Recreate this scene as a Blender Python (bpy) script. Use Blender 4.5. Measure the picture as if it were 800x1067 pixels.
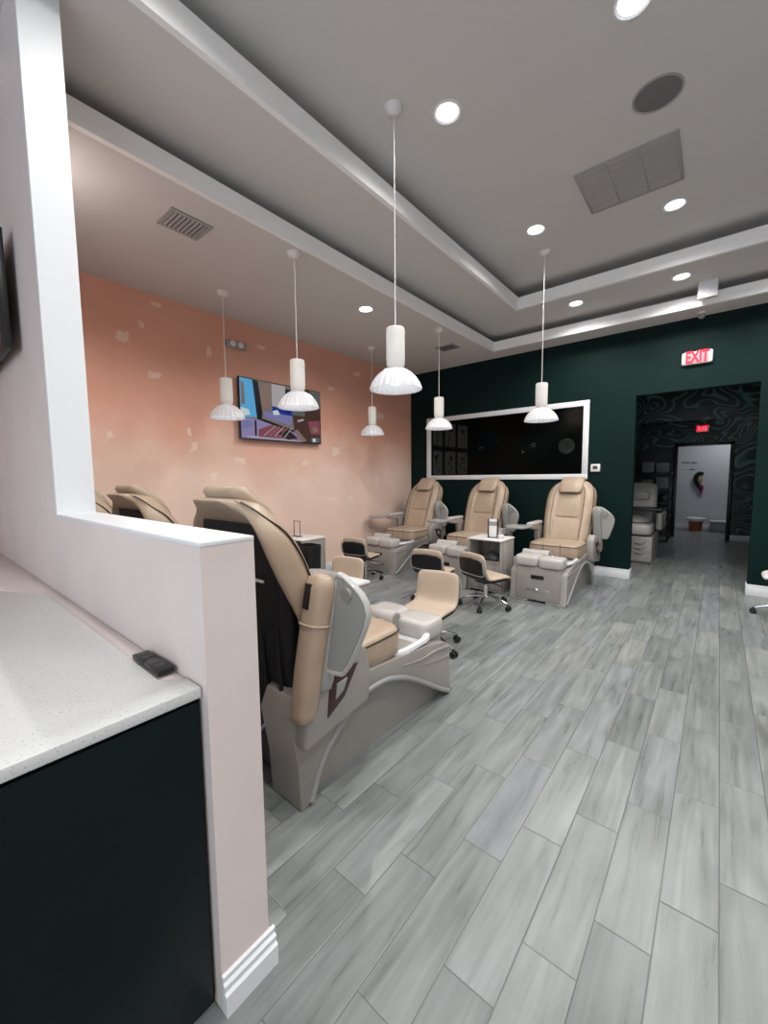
import bpy, bmesh, math, random
from mathutils import Vector, Matrix
random.seed(7)
S = bpy.context.scene
COL = S.collection
PI = math.pi
for _o in list(bpy.data.objects): bpy.data.objects.remove(_o)

# ------------------------------------------------------------------ camera, world, exposure
CH = 1.42
cam_d = bpy.data.cameras.new('camera'); cam = bpy.data.objects.new('camera', cam_d); COL.objects.link(cam)
ax = Vector((0.771, -0.048, 0.636)); 
Rm = Matrix(((0.7706, -0.0477, 0.6355), (0.6372, 0.0737, -0.7672), (-0.0102, 0.9961, 0.0872)))
q = Rm.to_quaternion(); q.normalize()
cam.rotation_mode = 'QUATERNION'; cam.rotation_quaternion = q
cam.location = (0, 0, CH)
cam_d.sensor_fit = 'AUTO'; cam_d.sensor_width = 36.0
cam_d.lens = 36.0 * 420.68 / 1067.0
cam_d.clip_start = 0.02; cam_d.clip_end = 100
S.camera = cam
w = bpy.data.worlds.new('world'); S.world = w; w.use_nodes = True
w.node_tree.nodes['Background'].inputs[0].default_value = (0.62, 0.74, 0.95, 1)
w.node_tree.nodes['Background'].inputs[1].default_value = 1.6
S.view_settings.view_transform = 'Standard'; S.view_settings.look = 'None'
S.view_settings.gamma = 1.0; S.view_settings.use_curve_mapping = False
S.view_settings.exposure = 0.0
DL = 19.0      # watts of one ceiling downlight
def area_light(name, loc, rot, sx, sy, watts, colr=(1, 1, 1), shape='RECTANGLE'):
    l = bpy.data.lights.new(name, 'AREA'); l.shape = shape; l.size = sx
    if shape == 'RECTANGLE': l.size_y = sy
    l.energy = watts; l.color = colr
    o = bpy.data.objects.new(name, l); COL.objects.link(o); o.location = loc; o.rotation_euler = rot
    return o
# daylight of the shop front behind the photographer
area_light('daylight', (0.2, -3.3, 1.6), (math.radians(90), 0, 0), 6.0, 2.6, 66, (0.93, 0.96, 1.0))

# ------------------------------------------------------------------ materials
MATS = {}
def mat(name, col, rough=0.5, metal=0.0, emit=None, es=0.0, coat=0.0, trans=0.0, ior=1.45, bump=0.0, bscale=40.0, var=0.0, vscale=6.0):
    if name in MATS: return MATS[name]
    m = bpy.data.materials.new(name); m.use_nodes = True; MATS[name] = m
    nt = m.node_tree; b = nt.nodes['Principled BSDF']
    b.inputs['Base Color'].default_value = (*col, 1); b.inputs['Roughness'].default_value = rough
    b.inputs['Metallic'].default_value = metal; b.inputs['IOR'].default_value = ior
    b.inputs['Coat Weight'].default_value = coat; b.inputs['Transmission Weight'].default_value = trans
    if emit: b.inputs['Emission Color'].default_value = (*emit, 1); b.inputs['Emission Strength'].default_value = es
    tc = nt.nodes.new('ShaderNodeTexCoord')
    if var > 0:
        n = nt.nodes.new('ShaderNodeTexNoise'); n.inputs['Scale'].default_value = vscale; n.inputs['Detail'].default_value = 4
        nt.links.new(tc.outputs['Object'], n.inputs['Vector'])
        r = nt.nodes.new('ShaderNodeValToRGB'); nt.links.new(n.outputs['Fac'], r.inputs[0])
        r.color_ramp.elements[0].position = 0.3; r.color_ramp.elements[1].position = 0.7
        r.color_ramp.elements[0].color = (*[c * (1 - var) for c in col], 1)
        r.color_ramp.elements[1].color = (*[min(1, c * (1 + var)) for c in col], 1)
        nt.links.new(r.outputs[0], b.inputs['Base Color'])
    if bump > 0:
        n = nt.nodes.new('ShaderNodeTexNoise'); n.inputs['Scale'].default_value = bscale; n.inputs['Detail'].default_value = 3
        nt.links.new(tc.outputs['Object'], n.inputs['Vector'])
        bp = nt.nodes.new('ShaderNodeBump'); bp.inputs['Strength'].default_value = bump; bp.inputs['Distance'].default_value = 0.01
        nt.links.new(n.outputs['Fac'], bp.inputs['Height']); nt.links.new(bp.outputs[0], b.inputs['Normal'])
    return m
class NT:
    def __init__(s, m): s.nt = m.node_tree; s.b = s.nt.nodes['Principled BSDF']
    def n(s, t, **k):
        x = s.nt.nodes.new(t)
        for a, v in k.items(): setattr(x, a, v)
        return x
    def l(s, a, b): s.nt.links.new(a, b)
    def math(s, op, a, b=None, c=None):
        x = s.n('ShaderNodeMath', operation=op)
        for i, v in enumerate((a, b, c)):
            if v is None: continue
            if isinstance(v, (int, float)): x.inputs[i].default_value = v
            else: s.l(v, x.inputs[i])
        return x.outputs[0]
    def ramp(s, f, stops):
        r = s.n('ShaderNodeValToRGB'); e = r.color_ramp.elements
        while len(e) < len(stops): e.new(0.5)
        for i, (p, c) in enumerate(stops): e[i].position = p; e[i].color = (*c, 1) if len(c) == 3 else c
        s.l(f, r.inputs[0]); return r.outputs[0]
    def mix(s, f, a, b, blend='MIX'):
        x = s.n('ShaderNodeMix', data_type='RGBA', blend_type=blend)
        if isinstance(f, (int, float)): x.inputs[0].default_value = f
        else: s.l(f, x.inputs[0])
        for i, v in ((6, a), (7, b)):
            if isinstance(v, tuple): x.inputs[i].default_value = (*v, 1)
            else: s.l(v, x.inputs[i])
        return x.outputs[2]

def floor_material():
    m = mat('floor_tile', (0.4, 0.42, 0.42), 0.36); t = NT(m)
    geo = t.n('ShaderNodeNewGeometry'); sp = t.n('ShaderNodeSeparateXYZ'); t.l(geo.outputs['Position'], sp.inputs[0])
    u = t.math('DIVIDE', t.math('ADD', sp.outputs[0], 0.087), 0.1547)
    row = t.math('FLOOR', u); fu = t.math('SUBTRACT', u, row)
    v = t.math('DIVIDE', t.math('SUBTRACT', t.math('SUBTRACT', sp.outputs[1], 1.525), t.math('MULTIPLY', row, 0.2027)), 0.608)
    cv = t.math('FLOOR', v); fv = t.math('SUBTRACT', v, cv)
    # distance to nearest joint in metres
    du = t.math('MULTIPLY', t.math('MINIMUM', fu, t.math('SUBTRACT', 1.0, fu)), 0.1547)
    dv = t.math('MULTIPLY', t.math('MINIMUM', fv, t.math('SUBTRACT', 1.0, fv)), 0.608)
    d = t.math('MINIMUM', du, dv)
    gr = t.math('LESS_THAN', d, 0.0017)
    idv = t.n('ShaderNodeCombineXYZ'); t.l(row, idv.inputs[0]); t.l(cv, idv.inputs[1])
    wn = t.n('ShaderNodeTexWhiteNoise', noise_dimensions='3D'); t.l(idv.outputs[0], wn.inputs['Vector'])
    # streaks stretched along the plank, offset per plank
    off = t.n('ShaderNodeVectorMath', operation='SCALE'); t.l(wn.outputs['Color'], off.inputs[0]); off.inputs['Scale'].default_value = 30.0
    pos = t.n('ShaderNodeVectorMath', operation='ADD'); t.l(geo.outputs['Position'], pos.inputs[0]); t.l(off.outputs[0], pos.inputs[1])
    mp = t.n('ShaderNodeMapping'); mp.inputs['Scale'].default_value = (26, 2.2, 1); t.l(pos.outputs[0], mp.inputs[0])
    n1 = t.n('ShaderNodeTexNoise'); n1.inputs['Scale'].default_value = 1.0; n1.inputs['Detail'].default_value = 6; n1.inputs['Roughness'].default_value = 0.52
    n1.inputs['Distortion'].default_value = 0.6; t.l(mp.outputs[0], n1.inputs['Vector'])
    mp2 = t.n('ShaderNodeMapping'); mp2.inputs['Scale'].default_value = (9, 3.0, 1); t.l(pos.outputs[0], mp2.inputs[0])
    n2 = t.n('ShaderNodeTexNoise'); n2.inputs['Scale'].default_value = 1.0; n2.inputs['Detail'].default_value = 4; t.l(mp2.outputs[0], n2.inputs['Vector'])
    c1 = t.ramp(n1.outputs['Fac'], [(0.26, (0.16, 0.165, 0.162)), (0.44, (0.27, 0.285, 0.285)), (0.60, (0.37, 0.39, 0.39)), (0.75, (0.46, 0.475, 0.47))])
    c2 = t.ramp(n2.outputs['Fac'], [(0.3, (0.21, 0.22, 0.21)), (0.7, (0.43, 0.45, 0.45))])
    c = t.mix(0.40, c1, c2)
    hue = t.ramp(wn.outputs['Value'], [(0.0, (0.72, 0.75, 0.76)), (0.3, (0.92, 0.93, 0.91)), (0.55, (1.0, 1.0, 0.98)), (0.8, (0.93, 0.95, 1.0)), (1.0, (1.14, 1.12, 1.05))])
    c = t.mix(1.0, c, hue, 'MULTIPLY'); c = t.mix(1.0, c, (0.70, 0.712, 0.715), 'MULTIPLY')
    c = t.mix(gr, c, (0.11, 0.113, 0.113))
    t.l(c, t.b.inputs['Base Color'])
    t.l(t.math('ADD', t.math('MULTIPLY', n1.outputs['Fac'], 0.2), 0.20), t.b.inputs['Roughness'])
    bp = t.n('ShaderNodeBump'); bp.inputs['Strength'].default_value = 0.35; bp.inputs['Distance'].default_value = 0.002
    t.l(t.math('MINIMUM', t.math('MULTIPLY', d, 300.0), 1.0), bp.inputs['Height']); t.l(bp.outputs[0], t.b.inputs['Normal'])
    return m

PATCHES = [(1.83, 3.19, 0.047, 0.019), (1.68, 2.95, 0.027, 0.028), (1.51, 2.79, 0.05, 0.046), (2.37, 2.84, 0.023, 0.064), (1.77, 2.48, 0.056, 0.039), (1.34, 1.85, 0.024, 0.027), (2.1, 1.93, 0.021, 0.042), (2.15, 1.78, 0.032, 0.042), (2.36, 1.44, 0.035, 0.044), (3.71, 1.62, 0.052, 0.027), (3.05, 3.05, 0.056, 0.024), (5.36, 2.44, 0.077, 0.048), (4.3, 1.81, 0.081, 0.058), (5.23, 1.37, 0.05, 0.065), (4.23, 2.73, 0.059, 0.028), (4.8, 3.04, 0.067, 0.03), (4.6, 1.07, 0.066, 0.046), (2.7, 1.63, 0.065, 0.035), (4.18, 1.09, 0.079, 0.029)]
def pink_wall_material():
    m = mat('salmon_wall', (0.5, 0.26, 0.19), 0.6); t = NT(m)
    geo = t.n('ShaderNodeNewGeometry')
    n = t.n('ShaderNodeTexNoise'); n.inputs['Scale'].default_value = 1.6; n.inputs['Detail'].default_value = 5; t.l(geo.outputs['Position'], n.inputs['Vector'])
    base = t.ramp(n.outputs['Fac'], [(0.3, (0.69, 0.35, 0.255)), (0.7, (0.74, 0.40, 0.30))])
    # light painted into the colour: lower wall paler as if lit, with a noisy edge
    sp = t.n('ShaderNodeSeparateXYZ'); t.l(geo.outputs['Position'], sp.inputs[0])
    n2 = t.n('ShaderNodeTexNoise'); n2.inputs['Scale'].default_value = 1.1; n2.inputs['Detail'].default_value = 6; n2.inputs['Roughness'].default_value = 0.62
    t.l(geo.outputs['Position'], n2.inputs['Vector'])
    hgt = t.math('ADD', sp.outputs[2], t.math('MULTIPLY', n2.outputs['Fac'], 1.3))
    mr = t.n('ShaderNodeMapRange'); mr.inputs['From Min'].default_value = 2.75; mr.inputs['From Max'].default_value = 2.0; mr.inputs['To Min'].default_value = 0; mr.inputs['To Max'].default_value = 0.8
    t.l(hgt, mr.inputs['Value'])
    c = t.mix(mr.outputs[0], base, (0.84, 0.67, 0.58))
    # small filler smears, each at its own spot on the wall
    n4 = t.n('ShaderNodeTexNoise'); n4.inputs['Scale'].default_value = 16; n4.inputs['Detail'].default_value = 3; t.l(geo.outputs['Position'], n4.inputs['Vector'])
    wob = t.math('MULTIPLY', t.math('SUBTRACT', n4.outputs['Fac'], 0.5), 2.6)
    tot = None
    for (py, pz, hy, hz) in PATCHES:
        a = t.math('ABSOLUTE', t.math('DIVIDE', t.math('SUBTRACT', sp.outputs[1], py), hy)); b_ = t.math('ABSOLUTE', t.math('DIVIDE', t.math('SUBTRACT', sp.outputs[2], pz), hz))
        v = t.math('LESS_THAN', t.math('ADD', t.math('MAXIMUM', a, b_), wob), 1.0)
        tot = v if tot is None else t.math('MAXIMUM', tot, v)
    c = t.mix(t.math('MULTIPLY', tot, 0.55), c, (0.88, 0.73, 0.63))
    t.l(c, t.b.inputs['Base Color'])
    return m

def wallpaper_material():
    m = mat('marbled_wallpaper', (0.01, 0.03, 0.03), 0.4); t = NT(m)
    geo = t.n('ShaderNodeNewGeometry')
    mp = t.n('ShaderNodeMapping'); mp.inputs['Scale'].default_value = (1.0, 1.0, 1.25); t.l(geo.outputs['Position'], mp.inputs[0])
    n = t.n('ShaderNodeTexNoise'); n.inputs['Scale'].default_value = 1.05; n.inputs['Detail'].default_value = 1.2; n.inputs['Distortion'].default_value = 0.8
    t.l(mp.outputs[0], n.inputs['Vector'])
    k = t.math('MULTIPLY', n.outputs['Fac'], 18.0)
    fr = t.math('FRACT', k); dd = t.math('ABSOLUTE', t.math('SUBTRACT', fr, 0.5))
    n2 = t.n('ShaderNodeTexNoise'); n2.inputs['Scale'].default_value = 1.7; t.l(geo.outputs['Position'], n2.inputs['Vector'])
    wd = t.math('MULTIPLY', n2.outputs['Fac'], 0.42)
    ln = t.math('SUBTRACT', 1.0, t.math('DIVIDE', dd, wd)); ln = t.math('MAXIMUM', ln, 0.0)
    c = t.mix(ln, (0.003, 0.011, 0.011), (0.09, 0.25, 0.22))
    t.l(c, t.b.inputs['Base Color']); return m

def quartz_material():
    m = mat('speckled_quartz', (0.74, 0.75, 0.75), 0.25); t = NT(m)
    geo = t.n('ShaderNodeNewGeometry')
    v = t.n('ShaderNodeTexVoronoi'); v.inputs['Scale'].default_value = 150; t.l(geo.outputs['Position'], v.inputs['Vector'])
    wn = t.n('ShaderNodeTexWhiteNoise'); t.l(v.outputs['Color'], wn.inputs['Vector'])
    f = t.math('MULTIPLY', t.math('LESS_THAN', v.outputs['Distance'], 0.22), t.math('GREATER_THAN', wn.outputs['Value'], 0.55))
    c = t.mix(f, (0.62, 0.64, 0.64), (0.34, 0.36, 0.38)); t.l(c, t.b.inputs['Base Color']); return m

def wood_material():
    m = mat('grey_wood_laminate', (0.3, 0.28, 0.26), 0.45); t = NT(m)
    tc = t.n('ShaderNodeTexCoord'); mp = t.n('ShaderNodeMapping'); mp.inputs['Scale'].default_value = (30, 30, 2.5); t.l(tc.outputs['Object'], mp.inputs[0])
    n = t.n('ShaderNodeTexNoise'); n.inputs['Scale'].default_value = 1; n.inputs['Detail'].default_value = 5; t.l(mp.outputs[0], n.inputs['Vector'])
    c = t.ramp(n.outputs['Fac'], [(0.3, (0.2, 0.185, 0.17)), (0.7, (0.38, 0.36, 0.34))]); t.l(c, t.b.inputs['Base Color']); return m

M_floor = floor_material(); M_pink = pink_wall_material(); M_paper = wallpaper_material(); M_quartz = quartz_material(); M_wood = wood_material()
M_ceil = mat('ceiling_paint', (0.63, 0.615, 0.60), 0.8, bump=0.03, bscale=60)
M_lip = mat('white_lip_paint', (0.90, 0.90, 0.90), 0.6)
M_green = mat('dark_green_paint', (0.0022, 0.0140, 0.0130), 0.62, ior=1.22, var=0.12, vscale=2)
M_white = mat('white_trim_paint', (0.73, 0.75, 0.78), 0.45)
M_pale = mat('pale_pink_paint', (0.69, 0.61, 0.59), 0.55, var=0.04, vscale=3)
M_plain = mat('plain_white_wall', (0.62, 0.62, 0.64), 0.7)
M_cab = mat('dark_green_lacquer', (0.003, 0.009, 0.011), 0.30, ior=1.25)
M_leather = mat('tan_leather', (0.385, 0.295, 0.218), 0.38, bump=0.25, bscale=14, var=0.07, vscale=8)
M_leather2 = mat('cream_leather', (0.50, 0.405, 0.32), 0.40, bump=0.12, bscale=16, var=0.04)
M_seam = mat('dark_piping', (0.02, 0.012, 0.01), 0.5)
M_blackfab = mat('black_fabric', (0.008, 0.009, 0.011), 0.75, bump=0.5, bscale=9)
M_pearl = mat('pearl_grey_shell', (0.28, 0.262, 0.243), 0.32, coat=0.4, var=0.04, vscale=10)
M_pearl_d = mat('dark_pearl_panel', (0.26, 0.245, 0.23), 0.38, coat=0.2)
M_silver = mat('silver_grey_plastic', (0.30, 0.305, 0.30), 0.32, coat=0.3)
M_traylite = mat('light_tray_rim', (0.40, 0.40, 0.39), 0.35, coat=0.2)
M_inlay = mat('tray_inlay_grey', (0.235, 0.245, 0.24), 0.35, coat=0.15)
M_pad = mat('pale_grey_pad', (0.47, 0.45, 0.435), 0.35, coat=0.2)
M_basin = mat('white_acrylic', (0.80, 0.82, 0.86), 0.12, coat=0.5)
M_chrome = mat('chrome', (0.75, 0.76, 0.78), 0.12, metal=1)
M_blackp = mat('black_plastic', (0.012, 0.012, 0.014), 0.35)
M_dgrey = mat('dark_grey_plastic', (0.05, 0.05, 0.055), 0.45)
M_grey = mat('mid_grey_plastic', (0.32, 0.32, 0.32), 0.45)
M_wplast = mat('white_plastic', (0.72, 0.71, 0.70), 0.4)
M_glass = mat('window_glass', (0.75, 0.85, 0.85), 0.02, trans=1.0, ior=1.14)
M_redlit = mat('red_sign_letters', (0.7, 0.02, 0.04), 0.4, emit=(0.9, 0.0, 0.035), es=1.0)
M_whitelit = mat('lit_sign_face', (0.45, 0.22, 0.24), 0.4, emit=(1.0, 0.30, 0.34), es=0.6)
M_lamp = mat('lit_diffuser', (1, 1, 1), 0.4, emit=(1.0, 0.98, 0.96), es=9.0)
M_bulb = mat('lit_bulb', (1, 1, 1), 0.4, emit=(0.93, 0.97, 1.0), es=3.0)
M_shade = mat('ribbed_white_glass', (0.60, 0.60, 0.62), 0.25, emit=(0.9, 0.95, 1.0), es=0.01)
M_plaster = mat('white_plaster', (0.66, 0.65, 0.62), 0.75, bump=0.4, bscale=30)
M_terra = mat('terracotta_plastic', (0.42, 0.10, 0.05), 0.5)
M_bag = mat('white_plastic_film', (0.75, 0.76, 0.78), 0.35)
M_paperw = mat('white_paper', (0.82, 0.82, 0.84), 0.7)
M_grille = mat('grille_grey', (0.34, 0.33, 0.33), 0.7)
M_grille_d = mat('grille_dark', (0.14, 0.135, 0.13), 0.8)
M_spk = mat('speaker_mesh', (0.17, 0.16, 0.165), 0.8)
M_plate = mat('maroon_plate', (0.05, 0.018, 0.02), 0.4)
M_art = mat('picture_print', (0.34, 0.33, 0.30), 0.7)
M_ink = mat('picture_ink', (0.03, 0.03, 0.03), 0.7)

# ------------------------------------------------------------------ mesh helpers
def V(*a): return Vector(a)
class MB:
    def __init__(s): s.bm = bmesh.new(); s.mi = 0
    def merge(s, t, bev=0.0, seg=2, ang=None):
        if bev > 0:
            es = [e for e in t.edges if len(e.link_faces) == 2 and (e.calc_face_angle(0) > (ang or 0.6))]
            if es: bmesh.ops.bevel(t, geom=es, offset=bev, segments=seg, affect='EDGES', profile=0.5, clamp_overlap=True)
        for f in t.faces: f.material_index = s.mi
        me = bpy.data.meshes.new('t'); t.to_mesh(me); t.free(); s.bm.from_mesh(me); bpy.data.meshes.remove(me)
        return s
    def box(s, x0, x1, y0, y1, z0, z1, bev=0.0, seg=2, xf=None):
        t = bmesh.new(); bmesh.ops.create_cube(t, size=1)
        bmesh.ops.scale(t, vec=(x1 - x0, y1 - y0, z1 - z0), verts=t.verts)
        bmesh.ops.translate(t, vec=((x0 + x1) / 2, (y0 + y1) / 2, (z0 + z1) / 2), verts=t.verts)
        if xf is not None: bmesh.ops.transform(t, matrix=xf, verts=t.verts)
        return s.merge(t, bev, seg)
    def prism(s, poly, axis, a0, a1, bev=0.0, seg=2, xf=None, taper=None):
        # poly in the two other axes (in xyz order); taper moves the a1 copy
        t = bmesh.new()
        def P(p, a): return {'x': (a, p[0], p[1]), 'y': (p[0], a, p[1]), 'z': (p[0], p[1], a)}[axis]
        A = [t.verts.new(P(p, a0)) for p in poly]
        B = [t.verts.new(P(p, a1)) for p in (taper or poly)]
        n = len(poly); t.faces.new(A); t.faces.new(B[::-1])
        for i in range(n): t.faces.new((A[i], B[i], B[(i + 1) % n], A[(i + 1) % n]))
        bmesh.ops.recalc_face_normals(t, faces=t.faces)
        if xf is not None: bmesh.ops.transform(t, matrix=xf, verts=t.verts)
        return s.merge(t, bev, seg)
    def cyl(s, p0, p1, r0, r1=None, seg=20, bev=0.0):
        r1 = r0 if r1 is None else r1; p0 = Vector(p0); p1 = Vector(p1); d = p1 - p0
        t = bmesh.new(); bmesh.ops.create_cone(t, cap_ends=True, segments=seg, radius1=r0, radius2=max(r1, 1e-5), depth=d.length)
        bmesh.ops.transform(t, matrix=Matrix.Translation((p0 + p1) / 2) @ d.to_track_quat('Z', 'Y').to_matrix().to_4x4(), verts=t.verts)
        return s.merge(t, bev)
    def ell(s, c, r, u=20, v=12, xf=None):
        t = bmesh.new(); bmesh.ops.create_uvsphere(t, u_segments=u, v_segments=v, radius=1)
        bmesh.ops.scale(t, vec=r, verts=t.verts)
        if xf is not None: bmesh.ops.transform(t, matrix=xf, verts=t.verts)
        bmesh.ops.translate(t, vec=c, verts=t.verts); return s.merge(t)
    def tube(s, pts, r, seg=8, smooth=4, closed=False):
        pts = [Vector(p) for p in pts]
        if smooth > 1 and len(pts) > 2:
            out = []; n = len(pts); rng = n if closed else n - 1
            for i in range(rng):
                g = lambda k: pts[k % n] if closed else pts[max(0, min(n - 1, k))]
                a, b, c, d = g(i - 1), g(i), g(i + 1), g(i + 2)
                for j in range(smooth):
                    u = j / smooth
                    out.append(0.5 * ((2 * b) + (c - a) * u + (2 * a - 5 * b + 4 * c - d) * u * u + (3 * b - a - 3 * c + d) * u ** 3))
            if not closed: out.append(pts[-1])
            pts = out
        t = bmesh.new(); rings = []; n = len(pts); up = None
        for i, p in enumerate(pts):
            a = pts[(i - 1) % n] if (closed or i > 0) else p; b = pts[(i + 1) % n] if (closed or i < n - 1) else p
            d = (b - a).normalized()
            if up is None: up = d.orthogonal().normalized()
            up = (up - d * up.dot(d)).normalized(); sd = d.cross(up)
            rr = r(i / (n - 1)) if callable(r) else r
            rings.append([t.verts.new(p + (up * math.cos(k * 2 * PI / seg) + sd * math.sin(k * 2 * PI / seg)) * rr) for k in range(seg)])
        m = n if closed else n - 1
        for i in range(m):
            A, B = rings[i], rings[(i + 1) % n]
            for k in range(seg): t.faces.new((A[k], A[(k + 1) % seg], B[(k + 1) % seg], B[k]))
        if not closed: t.faces.new(rings[0][::-1]); t.faces.new(rings[-1])
        bmesh.ops.recalc_face_normals(t, faces=t.faces)
        return s.merge(t)
    def lathe(s, prof, c=(0, 0, 0), seg=32, flute=0.0, nf=16):
        # open profile (r, z) spun about z
        t = bmesh.new(); rings = []
        for (r, z) in prof:
            if r < 1e-6: rings.append([t.verts.new((c[0], c[1], c[2] + z))]); continue
            ring = []
            for k in range(seg):
                a = 2 * PI * k / seg; rr = r * (1 + flute * math.cos(nf * a))
                ring.append(t.verts.new((c[0] + rr * math.cos(a), c[1] + rr * math.sin(a), c[2] + z)))
            rings.append(ring)
        for A, B in zip(rings, rings[1:]):
            if len(A) == 1 and len(B) == 1: continue
            for k in range(seg):
                k2 = (k + 1) % seg
                if len(A) == 1: t.faces.new((A[0], B[k], B[k2]))
                elif len(B) == 1: t.faces.new((A[k], A[k2], B[0]))
                else: t.faces.new((A[k], A[k2], B[k2], B[k]))
        bmesh.ops.recalc_face_normals(t, faces=t.faces)
        return s.merge(t)
    def loft(s, rings, cap=True, wrap=True):
        t = bmesh.new(); R = [[t.verts.new(p) for p in ring] for ring in rings]; n = len(R[0])
        for A, B in zip(R, R[1:]):
            for k in range(n if wrap else n - 1): t.faces.new((A[k], A[(k + 1) % n], B[(k + 1) % n], B[k]))
        if cap: t.faces.new(R[0][::-1]); t.faces.new(R[-1])
        bmesh.ops.recalc_face_normals(t, faces=t.faces)
        return s.merge(t)
    def poly(s, pts):
        t = bmesh.new(); t.faces.new([t.verts.new(p) for p in pts]); return s.merge(t)
    def build(s, name, mats, parent=None, sub=0, ang=35, mirror=1):
        if mirror < 0:
            bmesh.ops.scale(s.bm, vec=(-1, 1, 1), verts=s.bm.verts); bmesh.ops.reverse_faces(s.bm, faces=s.bm.faces)
        me = bpy.data.meshes.new(name); s.bm.to_mesh(me); s.bm.free()
        for m in (mats if isinstance(mats, (list, tuple)) else [mats]): me.materials.append(m)
        me.shade_smooth()
        if sub == 0: me.set_sharp_from_angle(angle=math.radians(ang))
        o = bpy.data.objects.new(name, me); COL.objects.link(o)
        if parent is not None: o.parent = parent
        if sub:
            md = o.modifiers.new('subdivision', 'SUBSURF'); md.levels = sub; md.render_levels = sub
        return o
def tag(o, label=None, cat=None, group=None, kind=None):
    if label: o['label'] = label
    if cat: o['category'] = cat
    if group: o['group'] = group
    if kind: o['kind'] = kind
    return o
def empty(name, loc, rz=0, label=None, cat=None, group=None):
    o = bpy.data.objects.new(name, None); COL.objects.link(o); o.location = loc; o.rotation_euler = (0, 0, rz)
    o.empty_display_size = 0.1
    return tag(o, label, cat, group)
def copy_tree(o, parent=None):
    c = o.copy(); COL.objects.link(c)
    if parent is not None: c.parent = parent
    for ch in list(o.children): copy_tree(ch, c)
    return c
def struct(mb, name, m, **k):
    o = mb.build(name, m, **k); o['kind'] = 'structure'; return o
def text_mesh(name, txt, size, m, parent, xf, depth=0.002, sx=1.0, bold=0.0):
    c = bpy.data.curves.new(name, 'FONT'); c.body = txt; c.size = size; c.extrude = depth; c.align_x = 'CENTER'; c.align_y = 'CENTER'; c.offset = bold
    tmp = bpy.data.objects.new(name + '_tmp', c); COL.objects.link(tmp)
    dg = bpy.context.evaluated_depsgraph_get(); me = bpy.data.meshes.new_from_object(tmp.evaluated_get(dg))
    bpy.data.objects.remove(tmp); me.transform(Matrix.Scale(sx, 4, (1, 0, 0))); me.transform(xf)
    me.materials.clear(); me.materials.append(m); me.name = name
    o = bpy.data.objects.new(name, me); COL.objects.link(o)
    if parent is not None: o.parent = parent
    return o
def rbox_ring(hx, hy, n=24, e=4.0, cx=0, cy=0, z=0):
    out = []
    for k in range(n):
        a = 2 * PI * k / n; c, s_ = math.cos(a), math.sin(a)
        out.append((cx + hx * math.copysign(abs(c) ** (2 / e), c), cy + hy * math.copysign(abs(s_) ** (2 / e), s_), z))
    return out

# ------------------------------------------------------------------ room shell
XL, XR, YF, YB = -4.5, 3.4, -3.5, 6.25
WT = 0.15
struct(MB().box(XL - WT, XR + WT, YF - WT, 13.2, -0.1, 0), 'floor', M_floor)
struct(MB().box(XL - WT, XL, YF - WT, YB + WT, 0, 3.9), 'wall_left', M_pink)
struct(MB().box(XR, XR + WT, YF, YB + WT, 0, 3.9), 'wall_right', M_pale)
# back wall with the wide dark window and the open doorway
OX0, OX1, OZ = -0.885, 0.312, 2.44
WX0, WX1, WZ0, WZ1 = -4.10, -1.47, 1.39, 2.42
mb = MB()
mb.box(XL, WX0, YB, YB + WT, 0, 3.9); mb.box(WX0, WX1, YB, YB + WT, 0, WZ0); mb.box(WX0, WX1, YB, YB + WT, WZ1, 3.9)
mb.box(WX1, OX0, YB, YB + WT, 0, 3.9); mb.box(OX0, OX1, YB, YB + WT, OZ, 3.9); mb.box(OX1, XR, YB, YB + WT, 0, 3.9)
struct(mb, 'wall_back', M_green)
# front wall: shop windows
mb = MB()
mb.box(XL, XR, YF - WT, YF, 0, 0.3); mb.box(XL, XR, YF - WT, YF, 2.9, 3.9)
for x0, x1 in ((XL, -2.9), (-0.1, 0.1), (2.9, XR)): mb.box(x0, x1, YF - WT, YF, 0.3, 2.9)
struct(mb, 'wall_front', M_white)
for i, (x0, x1) in enumerate(((-2.9, -0.1), (0.1, 2.9))):
    wn = MB()
    for a in ((x0, x1, 0.3, 0.35), (x0, x1, 2.85, 2.9), (x0, x0 + .05, .35, 2.85), (x1 - .05, x1, .35, 2.85)):
        wn.box(a[0], a[1], YF - 0.11, YF - 0.04, a[2], a[3])
    wo = struct(wn, 'window_%d' % (i + 2), M_dgrey)
    MB().box(x0 + .05, x1 - .05, YF - 0.08, YF - 0.074, .35, 2.85).build('pane', M_glass, wo)
# ceiling in three stepped trays with raised cove lips
H1 = (-2.69, 2.3, -1.5, 5.87); H2 = (-2.045, 1.65, -0.85, 5.15)
def ring_boxes(mb, outer, inner, z0, z1):
    ox0, ox1, oy0, oy1 = outer; ix0, ix1, iy0, iy1 = inner
    mb.box(ox0, ix0, oy0, oy1, z0, z1); mb.box(ix1, ox1, oy0, oy1, z0, z1)
    mb.box(ix0, ix1, oy0, iy0, z0, z1); mb.box(ix0, ix1, iy1, oy1, z0, z1)
mb = MB()
ring_boxes(mb, (XL, XR, YF, YB), H1, 3.28, 3.31)
g = 0.26
O2 = (H1[0] - g, H1[1] + g, H1[2] - g, H1[3] + g)
ring_boxes(mb, (O2[0] - .03, O2[1] + .03, O2[2] - .03, O2[3] + .03), O2, 3.31, 3.53)
ring_boxes(mb, O2, H2, 3.50, 3.53)
O3 = (H2[0] - g, H2[1] + g, H2[2] - g, H2[3] + g)
ring_boxes(mb, (O3[0] - .03, O3[1] + .03, O3[2] - .03, O3[3] + .03), O3, 3.53, 3.78)
mb.box(O3[0], O3[1], O3[2], O3[3], 3.75, 3.78)
struct(mb, 'ceiling', M_ceil)
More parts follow.
